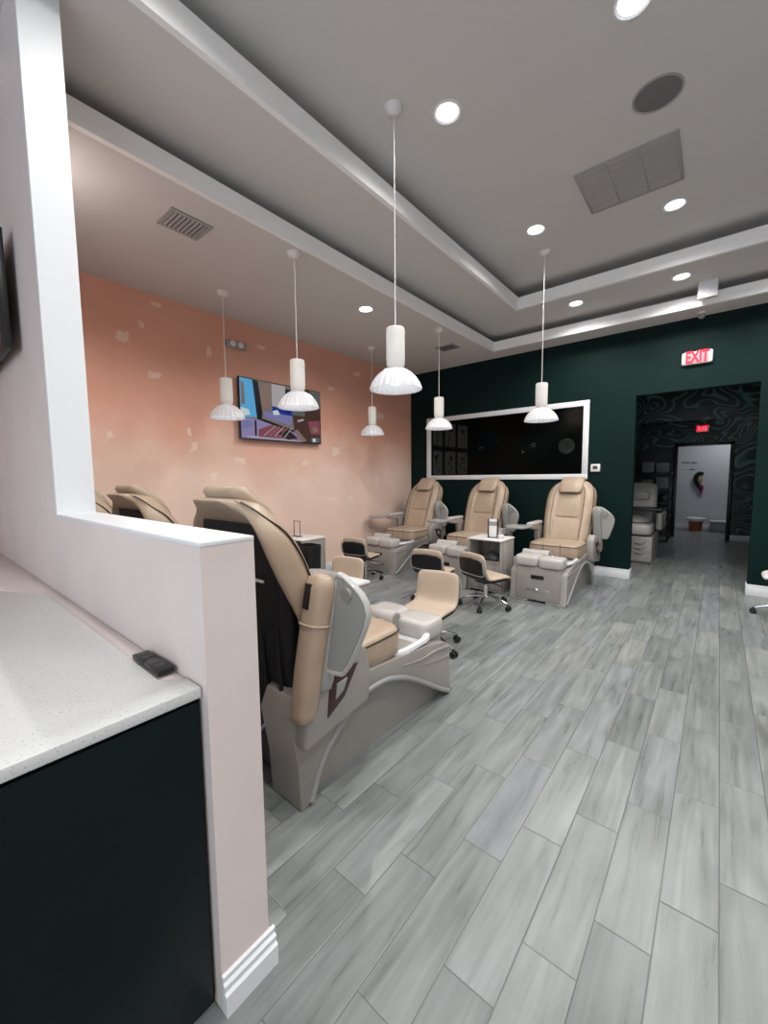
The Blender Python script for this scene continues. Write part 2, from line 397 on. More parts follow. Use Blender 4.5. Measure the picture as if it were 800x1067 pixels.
def lip(h, z0, z1, name):
    t = 0.035; mb = MB()
    ring_boxes(mb, (h[0] - t, h[1] + t, h[2] - t, h[3] + t), (h[0] + .004, h[1] - .004, h[2] + .004, h[3] - .004), z0, z1)
    struct(mb, name, M_lip)
lip(H1, 3.277, 3.405, 'trim_1'); lip(H2, 3.497, 3.635, 'trim_2')
# partition with pass-through opening
PX0, PX1, PY0, PY1, PZ = -2.285, -0.95, 0.455, 0.60, 1.255
mb = MB(); mb.box(XL, H1[0] - .04, PY0, PY1, 0, 3.28); mb.box(H1[0] - .04, PX0, PY0, PY1, 0, 3.50); mb.box(PX0, PX1, PY0, PY1, 0, PZ)
struct(mb, 'wall_partition', M_pale)
mb = MB(); mb.box(PX0, PX1 + .001, PY0 - .001, PY1 + .001, PZ, PZ + .012, 0.002); mb.box(PX0 - .012, PX0 + 0.0, PY0 - .001, PY1 + .001, PZ, 3.498)
mb.box(PX0, PX0 + .008, PY0 - .001, PY1 + .001, PZ + .012, 3.498)
struct(mb, 'trim_3', M_white)
# baseboards
def base(mb, x0, x1, y0, y1, h=0.13):
    mb.box(x0, x1, y0, y1, 0, h - .03, 0.002)
    sx = (x1 - x0); sy = (y1 - y0); a = 0.3
    mb.box(x0 + (a * sx if sx < .05 else 0), x1 - (0 if sx < .05 else 0), y0 + (a * sy if sy < .05 else 0), y1, h - .03, h, 0.003)
mb = MB(); base(mb, XL + .016, OX0, YB - .016, YB); base(mb, OX1, XR, YB - .016, YB); struct(mb, 'baseboard_back', M_white)
mb = MB(); mb.box(OX0, OX0 + .014, YB - .016, YB + WT, 0, .13, .003); mb.box(OX1 - .014, OX1, YB - .016, YB + WT, 0, .13, .003); struct(mb, 'baseboard_opening', M_white)
mb = MB(); mb.box(XL, XL + .016, PY1, YB, 0, .13, .003); struct(mb, 'baseboard_left', M_white)
mb = MB(); mb.prism([(PX1, 0), (PX1 + .020, 0), (PX1 + .020, .060), (PX1 + .012, .066), (PX1 + .014, .084), (PX1 + .006, .090), (PX1 + .008, .106), (PX1, .110)], 'y', PY0 - .0, PY1 + .016)
mb.prism([(PY1, 0), (PY1 + .016, 0), (PY1 + .016, .062), (PY1 + .011, .072), (PY1 + .004, .108), (PY1, .110)], 'x', XL + .016, PX1 + .004)
struct(mb, 'baseboard_partition', M_white)
# dark room behind the framed window
mb = MB()
mb.box(XL - WT, XL, YB + WT, 9.6, 0, 3.0); mb.box(XL, -1.42, 9.5, 9.6, 0, 3.0); mb.box(XL, -1.42, YB + WT, 9.5, 2.9, 3.0)
struct(mb, 'wall_back_room', M_green)
mb = MB(); mb.box(-1.50, -1.42, YB + WT, 11.15, 0, 2.95)
struct(mb, 'wall_corridor', M_paper)
# corridor: wallpapered walls, bulkhead, doorway to the white room
DX0, DX1, DZ = -0.73, 0.155, 2.02
mb = MB()
mb.box(-1.42, DX0 - .06, 11.15, 11.27, 0, 2.95); mb.box(DX1 + .06, 2.4, 11.15, 11.27, 0, 2.95); mb.box(DX0 - .06, DX1 + .06, 11.15, 11.27, DZ + .05, 2.95)
mb.box(-1.42, 2.4, 8.3, 8.42, 2.29, 2.95)
struct(mb, 'wall_far', M_paper)
struct(MB().box(2.4, 2.5, YB + WT, 13.2, 0, 2.95), 'wall_corridor_right', M_green)
struct(MB().box(-1.5, 2.5, YB + WT, 11.27, 2.95, 3.0), 'ceiling_corridor', M_ceil)
mb = MB(); mb.box(DX0 - .07, DX0, 11.10, 11.30, 0, DZ + .06, .004); mb.box(DX1, DX1 + .07, 11.10, 11.30, 0, DZ + .06, .004); mb.box(DX0 - .07, DX1 + .07, 11.10, 11.30, DZ, DZ + .07, .004)
struct(mb, 'door_1', M_blackp)
mb = MB(); mb.box(DX1 + .075, 2.4, 11.134, 11.15, 0, .12, .003); mb.box(-1.42, DX0 - .075, 11.134, 11.15, 0, .12, .003); struct(mb, 'baseboard_far', M_white)
mb = MB(); mb.box(-1.42, 2.4, 12.95, 13.05, 0, 2.95); mb.box(-1.52, -1.42, 11.27, 13.05, 0, 2.95); mb.box(-1.5, 2.4, 11.27, 13.05, 2.75, 2.8)
struct(mb, 'wall_white_room', M_plain)
struct(MB().box(-1.42, 2.4, 12.935, 12.95, 0, .12, .003), 'baseboard_white_room', M_white)

# window_1: framed interior window in the back wall
fr = MB(); fw = 0.075
for a in ((WX0 - .035, WX1 + .035, WZ0 - .035, WZ0 + fw - .035), (WX0 - .035, WX1 + .035, WZ1 - fw + .035, WZ1 + .035)):
    fr.box(a[0], a[1], YB - .022, YB + .02, a[2], a[3], .004)
for a in ((WX0 - .035, WX0 + fw - .035), (WX1 - fw + .035, WX1 + .035)):
    fr.box(a[0], a[1], YB - .022, YB + .02, WZ0 + fw - .035, WZ1 - fw + .035, .004)
W1 = struct(fr, 'window_1', M_white)
MB().box(WX0, WX1, YB + .03, YB + .036, WZ0, WZ1).build('pane', M_glass, W1)

# ------------------------------------------------------------------ lamps
def downlight(x, y, z, label, on=True):
    e = empty('downlight', (x, y, z), 0, label, 'ceiling light', 'round recessed downlights')
    R = 0.092
    MB().lathe([(R, 0), (R, -.006), (R - .012, -.008), (R - .02, -.002), (R - .026, -.0005)], seg=32).build('trim_ring', M_white, e)
    MB().lathe([(R - .024, -.0015), (R - .035, -.003), (0, -.0035)], seg=32).build('diffuser', M_lamp, e)
    l = bpy.data.lights.new('downlight_glow', 'SPOT'); l.energy = DL * 4.0; l.spot_size = math.radians(158); l.spot_blend = 0.7; l.shadow_soft_size = .07; l.color = (1, .97, .93)
    lo = bpy.data.objects.new('downlight_glow', l); COL.objects.link(lo); lo.location = (0, 0, -.03); lo.parent = e
    return e
downlight(-1.459, 2.44, 3.75, 'lit round downlight in the top ceiling right of the nearest pendant cord')
downlight(-1.459, 4.07, 3.75, 'lit round downlight in the top ceiling, just above the rightmost pendant canopy')
downlight(-0.41, 4.50, 3.75, 'lit round downlight in the top ceiling below the large square grille')
downlight(-0.438, 2.50, 3.75, 'lit round downlight cut by the top edge of the photo, above the round speaker')
downlight(-1.446, 5.452, 3.5, 'lit downlight in the middle ceiling step, left one, nearer the pendant cord')
downlight(-0.409, 5.473, 3.5, 'lit downlight in the middle ceiling step, beside the white box')
downlight(-3.119, .69, 3.28, 'added unseen downlight behind the white jamb, brightening the salmon wall')  # added out of view to brighten the left wall
downlight(-3.119, 3.483, 3.28, 'lit downlight in the lowest ceiling beside the salmon wall')
for x, y, z, lab in ((-1.459, .8, 3.75, 'downlight in the top ceiling above the half wall end, outside the photo'), (-.44, .6, 3.75, 'downlight in the top ceiling nearly overhead, outside the photo'),
                (.65, 2.5, 3.75, 'downlight in the top ceiling level with the round speaker, right of the photo'), (.65, 4.4, 3.75, 'downlight in the top ceiling level with the grille, right of the photo'),
                (.65, .6, 3.75, 'downlight in the top ceiling just right of overhead, outside the photo'), (.65, 5.47, 3.5, 'downlight in the middle ceiling step, third one along the dark green wall'),
                (2.7, 3.4, 3.28, 'downlight in the lowest ceiling by the right wall, nearer the dark green wall'), (2.7, .8, 3.28, 'downlight in the lowest ceiling by the right wall, nearer the shop windows'),
                (-.9, -2.2, 3.28, 'downlight in the lowest ceiling by the left shop window'), (1.2, -2.2, 3.28, 'downlight in the lowest ceiling by the right shop window')):
    downlight(x, y, z, lab)

def make_pendant(zc):
    # origin at shade rim; zc = canopy height above the rim
    e = empty('pendant_lamp', (0, 0, 0))
    sh = MB(); sh.lathe([(.052, .135), (.075, .128), (.105, .108), (.135, .078), (.158, .042), (.170, .008), (.172, 0), (.166, .002), (.152, .040), (.130, .072), (.100, .100), (.070, .118), (.050, .124)], seg=96, flute=.030, nf=24)
    sh.build('lamp_shade', M_shade, e, ang=60)
    b = MB(); b.lathe([(0, .13), (.04, .13), (.052, .14), (.060, .165), (.062, .20), (.062, .385), (.058, .398), (.0, .40)], seg=32)
    b.lathe([(.063, .340), (.0635, .343), (.063, .346)], seg=32)
    b.build('lamp_body', M_plaster, e)
    MB().ell((0, 0, .070), (.055, .055, .040)).build('bulb', M_bulb, e)
    MB().cyl((0, 0, .398), (0, 0, zc - .03), .0035, seg=8).build('cord', M_wplast, e)
    MB().lathe([(0, zc - .045), (.02, zc - .043), (.048, zc - .028), (.060, zc - .006), (.060, zc)], seg=28).build('canopy', M_wplast, e)
    l = bpy.data.lights.new('pendant_glow', 'POINT'); l.energy = 0.6; l.shadow_soft_size = .05; l.color = (.95, .97, 1)
    lo = bpy.data.objects.new('pendant_glow', l); COL.objects.link(lo); lo.location = (0, 0, -.02); lo.parent = e
    return e
PEND = [(-1.70, 2.19, 2.0, 3.75, 'white pendant lamp with ribbed dome shade, the nearest and largest, right of centre'),
        (-1.52, 4.52, 2.005, 3.75, 'white ribbed pendant lamp in front of the right part of the dark window'),
        (-2.815, 2.26, 2.015, 3.28, 'white ribbed pendant lamp hanging in front of the television'),
        (-3.93, 2.235, 2.035, 3.28, 'white ribbed pendant lamp just left of the television'),
        (-2.833, 4.555, 2.03, 3.28, 'white ribbed pendant lamp at the left end of the dark window'),
        (-3.957, 4.53, 2.036, 3.28, 'smallest white pendant lamp, before the salmon wall near the dark corner')]
pd = {}
for x, y, z, zc, lab in PEND:
    key = round(zc - z, 3)
    o = make_pendant(zc - z); o.location = (x, y, z); tag(o, lab, 'pendant lamp', 'white ribbed pendant lamps')

# ------------------------------------------------------------------ pedicure chair
def smoothstep(a, b, x):
    t = max(0, min(1, (x - a) / (b - a))); return t * t * (3 - 2 * t)
def interp(tab, z):
    if z <= tab[0][0]: return tab[0][1]
    for (a, va), (b, vb) in zip(tab, tab[1:]):
        if z <= b: return va + (vb - va) * (z - a) / (b - a)
    return tab[-1][1]
T_w = [(.50, .275), (.7, .292), (.9, .305), (1.08, .305), (1.17, .298), (1.235, .278), (1.28, .245), (1.308, .212), (1.333, .16), (1.36, .14)]
T_f = [(.50, .37), (.6, .335), (.7, .295), (.84, .24), (1.0, .175), (1.1, .13), (1.2, .07), (1.3, .0), (1.36, -.06)]
T_r = [(.50, .17), (.6, .13), (.84, .03), (1.0, -.06), (1.165, -.13), (1.25, -.145), (1.33, -.14), (1.36, -.12)]
def back_front(x, z):
    w_, f = interp(T_w, z), interp(T_f, z); u = abs(x) / w_
    return f - .055 + .045 * smoothstep(.35, .75, u) - (.09 + .05 * smoothstep(1.18, 1.30, z)) * max(0, (u - .62) / .38) ** 2
def make_pedicure_chair(raised=1, hi=1.0, trays=True, seat_items=False):
    """faces +Y; origin on the floor below the middle of the base; y' = 0 rear, 1.28 front. raised = side (+1/-1 in x) of the folded-up arm"""
    e = empty('pedicure_chair', (0, 0, 0)); Y0 = -.64
    SH = lambda pl: [(y + Y0, z) for y, z in pl]
    # --- base
    side = SH([(.0, 0), (-.01, .20), (-.045, .42), (-.01, .50), (.12, .545), (.20, .53), (.36, .465), (.57, .445), (.93, .41), (1.14, .37), (1.205, .345), (1.222, .31), (1.232, .06), (1.262, .008), (1.262, 0), (1.225, 0),
               (1.13, .055), (1.03, .118), (.95, .168), (.865, .222), (.75, .285), (.66, .322), (.57, .345), (.45, .352), (.36, .335), (.27, .29), (.19, .225), (.12, .145), (.07, .06), (.045, 0)])
    b = MB(); b.prism(side, 'x', .10, .31, .012, 2); b.prism(side, 'x', -.31, -.10, .012, 2)
    b.box(-.12, .12, .30 + Y0, 1.15 + Y0, .0, .40, .01)
    B = b.build('base', M_pearl, e)
    arch = [(.055, .01), (.12, .15), (.20, .235), (.28, .298), (.36, .338), (.45, .355), (.57, .350), (.66, .326), (.75, .290), (.865, .227), (.95, .173), (1.03, .123), (1.13, .06), (1.22, .012)]
    for sx in (1, -1):
        a = MB(); a.tube([(sx * .305, y + Y0, z + .004) for y, z in arch], .016, 10, 3)
        a.build('arch_trim', M_silver, B)
        r = MB(); r.tube([(sx * .309, y + Y0, z) for y, z in ((1.20, .325), (1.05, .345), (.9, .345), (.72, .375))], lambda t: .012 * (1 - .6 * t), 8, 4)
        r.tube([(sx * .309, y + Y0, z) for y, z in ((1.21, .26), (1.08, .275), (.94, .30), (.82, .335))], lambda t: .008 * (1 - .7 * t), 8, 4)
        r.build('side_rib', M_pearl, B)
        t = MB(); top = SH([(.06, .0), (.15, .19), (.25, .30), (.36, .35), (.5, .37), (.66, .34), (.8, .275), (.95, .18), (1.1, .09), (1.2, .02), (1.2, 0)])
        bot = SH([(.12, .0), (.18, .17), (.27, .27), (.37, .33), (.5, .35), (.66, .32), (.8, .255), (.95, .17), (1.08, .08), (1.16, .02), (1.16, 0)])
        t.prism(top, 'x', sx * .15, sx * .25, .0, taper=None); t.build('recess_panel', M_pearl_d, B)
    # front console
    c = MB(); c.prism(SH([(1.05, .02), (1.26, .02), (1.24, .30), (1.215, .40), (1.05, .40)]), 'x', -.245, .245, .015, 3)
    Cn = c.build('console', M_pearl, e)
    MB().box(-.07, .07, 1.232 + Y0, 1.250 + Y0, .262, .305, .004).build('display', M_blackp, Cn)
    k = MB(); k.box(-.13, .13, 1.240 + Y0, 1.256 + Y0, .125, .150, .004); k.ell((0, 1.255 + Y0, .140), (.026, .012, .022)); k.build('emblem', M_chrome, Cn)
    # basin
    bs = MB(); rr = []
    for (hx, hy, z) in ((.285, .215, .405), (.305, .230, .425), (.303, .228, .445), (.285, .21, .452), (.262, .195, .440), (.225, .165, .34), (.19, .13, .27), (.10, .07, .26)):
        rr.append(rbox_ring(hx, hy, 32, 4.0, 0, .87 + Y0, z))
    bs.loft(rr, cap=True); Bs = bs.build('basin', M_basin, e, ang=50)
    f = MB(); f.cyl((.02 * raised, .93 + Y0, .42), (.02 * raised, .93 + Y0, .475), .014, seg=12)
    f.tube([(.02 * raised, .93 + Y0, .47), (.02 * raised, .925 + Y0, .505), (.025 * raised, .90 + Y0, .52), (.03 * raised, .87 + Y0, .50), (.03 * raised, .87 + Y0, .45)], .009, 8, 4)
    f.ell((.06 * raised, .93 + Y0, .475), (.016, .016, .02)); f.build('faucet', M_chrome, e)
    # footrest
    ft = MB()
    for sx in (-1, 1):
        rr = []
        for (s_, z) in ((.93, .395), (.98, .405), (1.0, .43), (1.0, .470), (.97, .492), (.88, .503), (.5, .508)):
            rr.append(rbox_ring(.134 * s_, .120 * s_, 28, 5.0, sx * .131, 1.13 + Y0, z + (.008 if sx == -raised else 0)))
        ft.loft(rr)
    F = ft.build('footrest', M_pad, e, ang=60)
    cy = MB(); cy.cyl((-.25, .995 + Y0, .500), (.05, .995 + Y0, .500), .052, seg=24, bev=.006) if raised > 0 else cy.cyl((.25, .995 + Y0, .500), (-.05, .995 + Y0, .500), .052, seg=24, bev=.006)
    cy.build('roller', M_pad, F)
    MB().cyl((.05 * raised, .995 + Y0, .500), (.054 * raised, .995 + Y0, .500), .040, seg=24).build('roller_cap', M_pearl_d, F)
    # --- seat
    st = MB(); rr = []
    prof = [(.96, .440), (1.0, .452), (1.0, .50), (1.0, .545), (.985, .575), (.93, .592), (.75, .600), (.3, .602)]
    for (s_, z) in prof: rr.append([(x, y + (.0), z + .025 * smoothstep(.1, .42, (y - Y0 - .15) / .62) * 0) for x, y, z in rbox_ring(.295 * s_, .25 * (s_ if s_ > .9 else s_), 32, 6.0, 0, .52 + Y0, z)])
    st.loft(rr); St = st.build('seat', M_leather, e, ang=60)
    pg = MB()
    pg.tube([(x, y, z) for x, y, z in rbox_ring(.294, .249, 32, 6.0, 0, .52 + Y0, .570)], .004, 6, 1, True); pg.build('piping', M_seam, St)
    for sx in (-1, 1): sm = MB(); sm.tube([(sx * .10, .75 + Y0 - 0.0, .597), (sx * .10, .769 + Y0, .56), (sx * .10, .771 + Y0, .46)], .0025, 6, 2); sm.build('seam', M_seam, St)
    # --- backrest shell: U-shaped sections
    zs = [.50, .56, .64, .72, .80, .88, .96, 1.04, 1.12, 1.18, 1.235, 1.28, 1.308, 1.325, 1.333]
    bk = MB(); rings = []
    for z in zs:
        w_ = interp(T_w, z); r_ = interp(T_r, z); f_ = interp(T_f, z)
        top = smoothstep(1.20, 1.30, z)
        us = [-1, -.97, -.88, -.75, -.6, -.42, -.2, 0, .2, .42, .6, .75, .88, .97, 1]
        ring = []
        for u in us:
            yy = back_front(u * w_, z)
            if abs(u) == 1: yy = f_ - .14 + .02 * top
            ring.append((u * w_ * (1 - .05 * top * (abs(u) == 1)), yy + Y0, z))
        dep = f_ - .14
        if dep < r_ + .02: r_ = dep - .02
        e1, e2, e3 = .99 - .07 * top, .93 - .13 * top, .86 - .14 * top
        ring.append((w_ * e1, r_ + .01 + .03 * top + Y0, z)); ring.append((w_ * e2, r_ + .008 * top + Y0, z)); ring.append((w_ * e3, r_ + .012 * (1 - top) + Y0, z))
        yi = (r_ + .075) * (1 - top) + (r_ - .01) * top; yi = min(yi, f_ - .08)
        for u in (.80, .4, 0, -.4, -.80): ring.append((u * w_ * (1 - .12 * top), yi + Y0, z))
        ring.append((-w_ * e3, r_ + .012 * (1 - top) + Y0, z)); ring.append((-w_ * e2, r_ + .008 * top + Y0, z)); ring.append((-w_ * e1, r_ + .01 + .03 * top + Y0, z))
        rings.append(ring)
    # closing rings for the rounded top
    last = rings[-1]; cyv = sum(p[1] for p in last) / len(last)
    rings.append([(p[0] * .8, cyv + (p[1] - cyv) * .6, 1.341) for p in last])
    bk.loft(rings); Bk = bk.build('backrest', M_leather, e, sub=1)
    # piping down the front edge of each wing
    for sx in (-1, 1):
        pp = MB(); pp.tube([(sx * interp(T_w, z) * .955, back_front(interp(T_w, z) * .955, z) + .002 + Y0, z) for z in (.56, .66, .78, .9, 1.0, 1.1, 1.2, 1.26, 1.30, 1.325)], .0045, 6, 3); pp.build('piping', M_seam, Bk)
        pp = MB(); pp.tube([(sx * interp(T_w, z) * .62, back_front(interp(T_w, z) * .62, z) + .000 + Y0, z) for z in (.62, .7, .8, .9, 1.0, 1.1, 1.18, 1.26)], .0028, 6, 3); pp.build('seam', M_seam, Bk)
    # centre panel: cushioned strip between the bolsters
    cp = MB(); rings = []
    def strip(z0, z1, hw, th, n=7):
        rs = []
        for i in range(n + 1):
            z = z0 + (z1 - z0) * i / n; ef = math.sin(PI * (i + .35) / (n + .7)) ** .35
            fr_, bk_ = [], []
            for u in (-1, -.92, -.6, 0, .6, .92, 1):
                x = u * hw(z); y = back_front(x, z) + Y0
                fr_.append((x, y + th * ef * (1 - abs(u) ** 8 * .9), z)); bk_.append((x, y - .03, z))
            rs.append(fr_ + bk_[::-1])
        return rs
    cp.loft(strip(.58, .86, lambda z: .165, .022)); cp.loft(strip(.865, 1.185, lambda z: .155 - .02 * (z - .86) / .3, .020))
    cp.build('centre_panel', M_leather, Bk, sub=1)
    hp = MB(); rs = []
    for i, (z, ex) in enumerate(((1.185, .4), (1.20, .8), (1.24, 1.0), (1.29, 1.0), (1.335, .98), (1.362, .85), (1.380, .62), (1.390, .30))):
        y = interp(T_f, min(z, 1.345)) - .035 + Y0
        hw = .148 * (.72 + .28 * ex)
        rs.append(rbox_ring(hw, .060 * ex + .010, 28, 2.8, 0, y - max(0, z - 1.31) * .45, z))
    hp.loft(rs); hp.build('headrest_pillow', M_leather, Bk, ang=60)
    # black fabric cover on the rear
    bc = MB(); rs = []
    for z in (.34, .45, .6, .75, .9, 1.0, 1.1, 1.18, 1.235):
        r_ = interp([(.34, .02), (.6, .0), (.8, -.02), (.9, -.035), (1.0, -.05), (1.1, -.085), (1.18, -.115), (1.235, -.125)], z)
        w_ = interp(T_w, max(z, .5)) * .845
        rs.append(rbox_ring(w_, .045, 24, 5.0, 0, r_ + .055 + Y0, z))
    bc.loft(rs)
    # soft vertical folds at the bottom
    for i, x in enumerate((-.16, -.05, .07, .18)):
        bc.tube([(x, -.008 + Y0, .9), (x * 1.05, .0 + Y0, .6), (x * 1.1, .008 + Y0, .36)], lambda t: .004 + .01 * t, 8, 4)
    bc.build('back_cover', M_blackfab, e, ang=60)
    lb = MB(); lb.box(.09, .16, -.048 + Y0, -.042 + Y0, .98, .992); lb.build('care_tag', M_paperw, e)
    # --- folded-up arm
    r = raised
    br = MB(); br.prism(SH([(-.02, .30), (.37, .36), (.39, .48), (.36, .62), (.29, .68), (.06, .65), (.0, .50)]), 'x', .285, .375, .020, 3)
    br.build('arm_bracket', M_pearl, e, mirror=r)
    pl = MB(); pl.prism(SH([(.10, .40), (.20, .455), (.29, .58), (.12, .575)]), 'x', .373, .381, .002); P = pl.build('control_plate', M_plate, e, mirror=r)
    MB().prism(SH([(.14, .465), (.19, .490), (.215, .540), (.15, .532)]), 'x', .379, .388, .004).build('switch', M_silver, P, mirror=r)
    lean = Matrix.Translation((.345, .0 + Y0, .42)) @ Matrix.Rotation(math.radians(-12), 4, 'X')
    A = empty('raised_arm', (0, 0, 0)); A.parent = e
    rs = []
    for (s_, z) in ((.42, 0), (.72, .012), (.88, .04), (.97, .2), (1.0, .4), (1.05, .55), (.85, .592), (.4, .605)): rs.append([(lean @ Vector(p))[:] for p in rbox_ring(.058 * s_, .055 * s_, 20, 2.8, 0, -.012, z)])
    am = MB(); am.loft(rs); P2 = am.build('arm_pad', M_leather, A, mirror=r, ang=60)
    sm = MB(); sm.tube([(lean @ Vector(p))[:] for p in rbox_ring(.062, .060, 16, 2.8, 0, -.012, .40)], .004, 6, 1, True); sm.build('piping', M_leather2, P2, mirror=r)
    hd = MB(); hd.box(-.03, .01, -.071, -.062, .46, .565, .004, xf=lean); hd.build('slot', M_blackp, P2, mirror=r)
    sh = MB(); rs = []
    for (s_, z) in ((.5, .12), (.9, .135), (1, .17), (1, .5), (1, .58), (.6, .61)): rs.append([(lean @ Vector(p))[:] for p in rbox_ring(.050 * s_, .038 * s_, 20, 3.2, .012, .055, z)])
    sh.loft(rs); sh.build('arm_shell', M_silver, A, mirror=r, ang=60)
    pan = [(0.371, 0.62), (0.373, 0.732), (0.374, 0.849), (0.374, 0.947), (0.374, 1.006), (0.391, 1.02), (0.424, 1.011), (0.468, 0.981), (0.507, 0.951), (0.537, 0.917), (0.556, 0.874), (0.553, 0.829), (0.536, 0.767), (0.515, 0.704), (0.496, 0.652), (0.471, 0.613), (0.422, 0.611)]
    cxp = sum(p[0] for p in pan) / len(pan); czp = sum(p[1] for p in pan) / len(pan)
    def pts(k, dy):
        o = []
        for x, z in pan:
            x2, z2 = cxp + (x - cxp) * k, czp + (z - czp) * k
            o.append((x2, .055 + (z2 - .55) * .2 + (x2 - .38) * .25 + dy + Y0, z2))
        return o
    pn = MB(); pn.loft([pts(.90, .004), pts(.94, -.001), pts(.985, .001), pts(1.0, .010), pts(1.0, .026), pts(.96, .034)]); Pn = pn.build('side_tray', M_traylite, A, mirror=r, ang=30)
    ip = MB(); ip.loft([pts(.895, .001), pts(.905, .008)]); ip.build('tray_inlay', M_inlay, Pn, mirror=r, ang=30)
    cu = MB(); cu.cyl((.45, .143 + Y0, .935), (.45, .20 + Y0, .935), .030, seg=24); cu.build('cup_hole', M_pearl_d, Pn, mirror=r)
    # --- lowered arm on the other side
    L = empty('lowered_arm', (0, 0, 0)); L.parent = e
    s = MB(); s.prism(SH([(.10, .45), (.26, .43), (.33, .60), (.34, .70), (.60, .735), (.615, .775), (.56, .79), (.22, .775), (.12, .70)]), 'x', .30, .365, .018, 3)
    s.build('arm_shell', M_pearl, L, mirror=-r)
    s = MB(); s.box(.292, .378, .20 + Y0, .585 + Y0, .77, .815, .018, 3); s.build('arm_pad', M_pad, L, mirror=-r)
    if trays:
        s = MB(); tp = [(.30, .58), (.40, .56), (.55, .60), (.585, .66), (.56, .82), (.50, .86), (.34, .86), (.30, .82)]
        s.prism([(x, y + Y0) for x, y in tp], 'z', .755, .785, .010, 3)
        T = s.build('side_tray', M_silver, L, mirror=-r)
        s = MB(); s.lathe([(.036, 0), (.036, .006), (.030, .006), (.028, -.01), (0, -.012)], (.46, .72 + Y0, .783), 24); s.build('cup_holder', M_pad, T, mirror=-r)
    # power cable behind the base
    cb = MB(); cb.tube([(.06, .02 + Y0, .30), (.03, -.05 + Y0, .22), (.07, -.04 + Y0, .1), (-.02, -.06 + Y0, .012), (-.1, .02 + Y0, .012), (-.06, .1 + Y0, .1)], .008, 8, 5); cb.build('cable', M_grey, e)
    mt = MB(); mt.box(-.10, .10, .05 + Y0, .30 + Y0, .04, .30, .02); mt.build('pump_box', M_dgrey, e)
    return e
def place(o, x, y, rz, lab, cat, grp): o.location = (x, y, 0); o.rotation_euler = (0, 0, rz); return tag(o, lab, cat, grp)
PG = 'tan leather pedicure spa chairs'
ca = make_pedicure_chair(1)
place(ca, -1.61, 1.64, 0, 'large tan leather pedicure chair nearest the camera, seen from behind beside the half wall', 'pedicure chair', PG)
place(copy_tree(ca), -2.71, 1.64, 0, 'tan pedicure chair seen from behind above the white sill, left of the nearest chair', 'pedicure chair', PG)
place(copy_tree(ca), -3.78, 1.64, 0, 'tan pedicure chair mostly hidden behind the white jamb, next to the salmon wall', 'pedicure chair', PG)
cc = make_pedicure_chair(-1)
place(cc, -1.51, 5.09, PI, 'tan pedicure chair facing the camera, nearest the doorway, with its whole grey base showing', 'pedicure chair', PG)
place(copy_tree(cc), -2.70, 5.09, PI, 'tan pedicure chair facing the camera, middle one of three along the dark green wall', 'pedicure chair', PG)
place(copy_tree(cc), -3.84, 5.09, PI, 'tan pedicure chair facing the camera in the corner by the salmon wall', 'pedicure chair', PG)

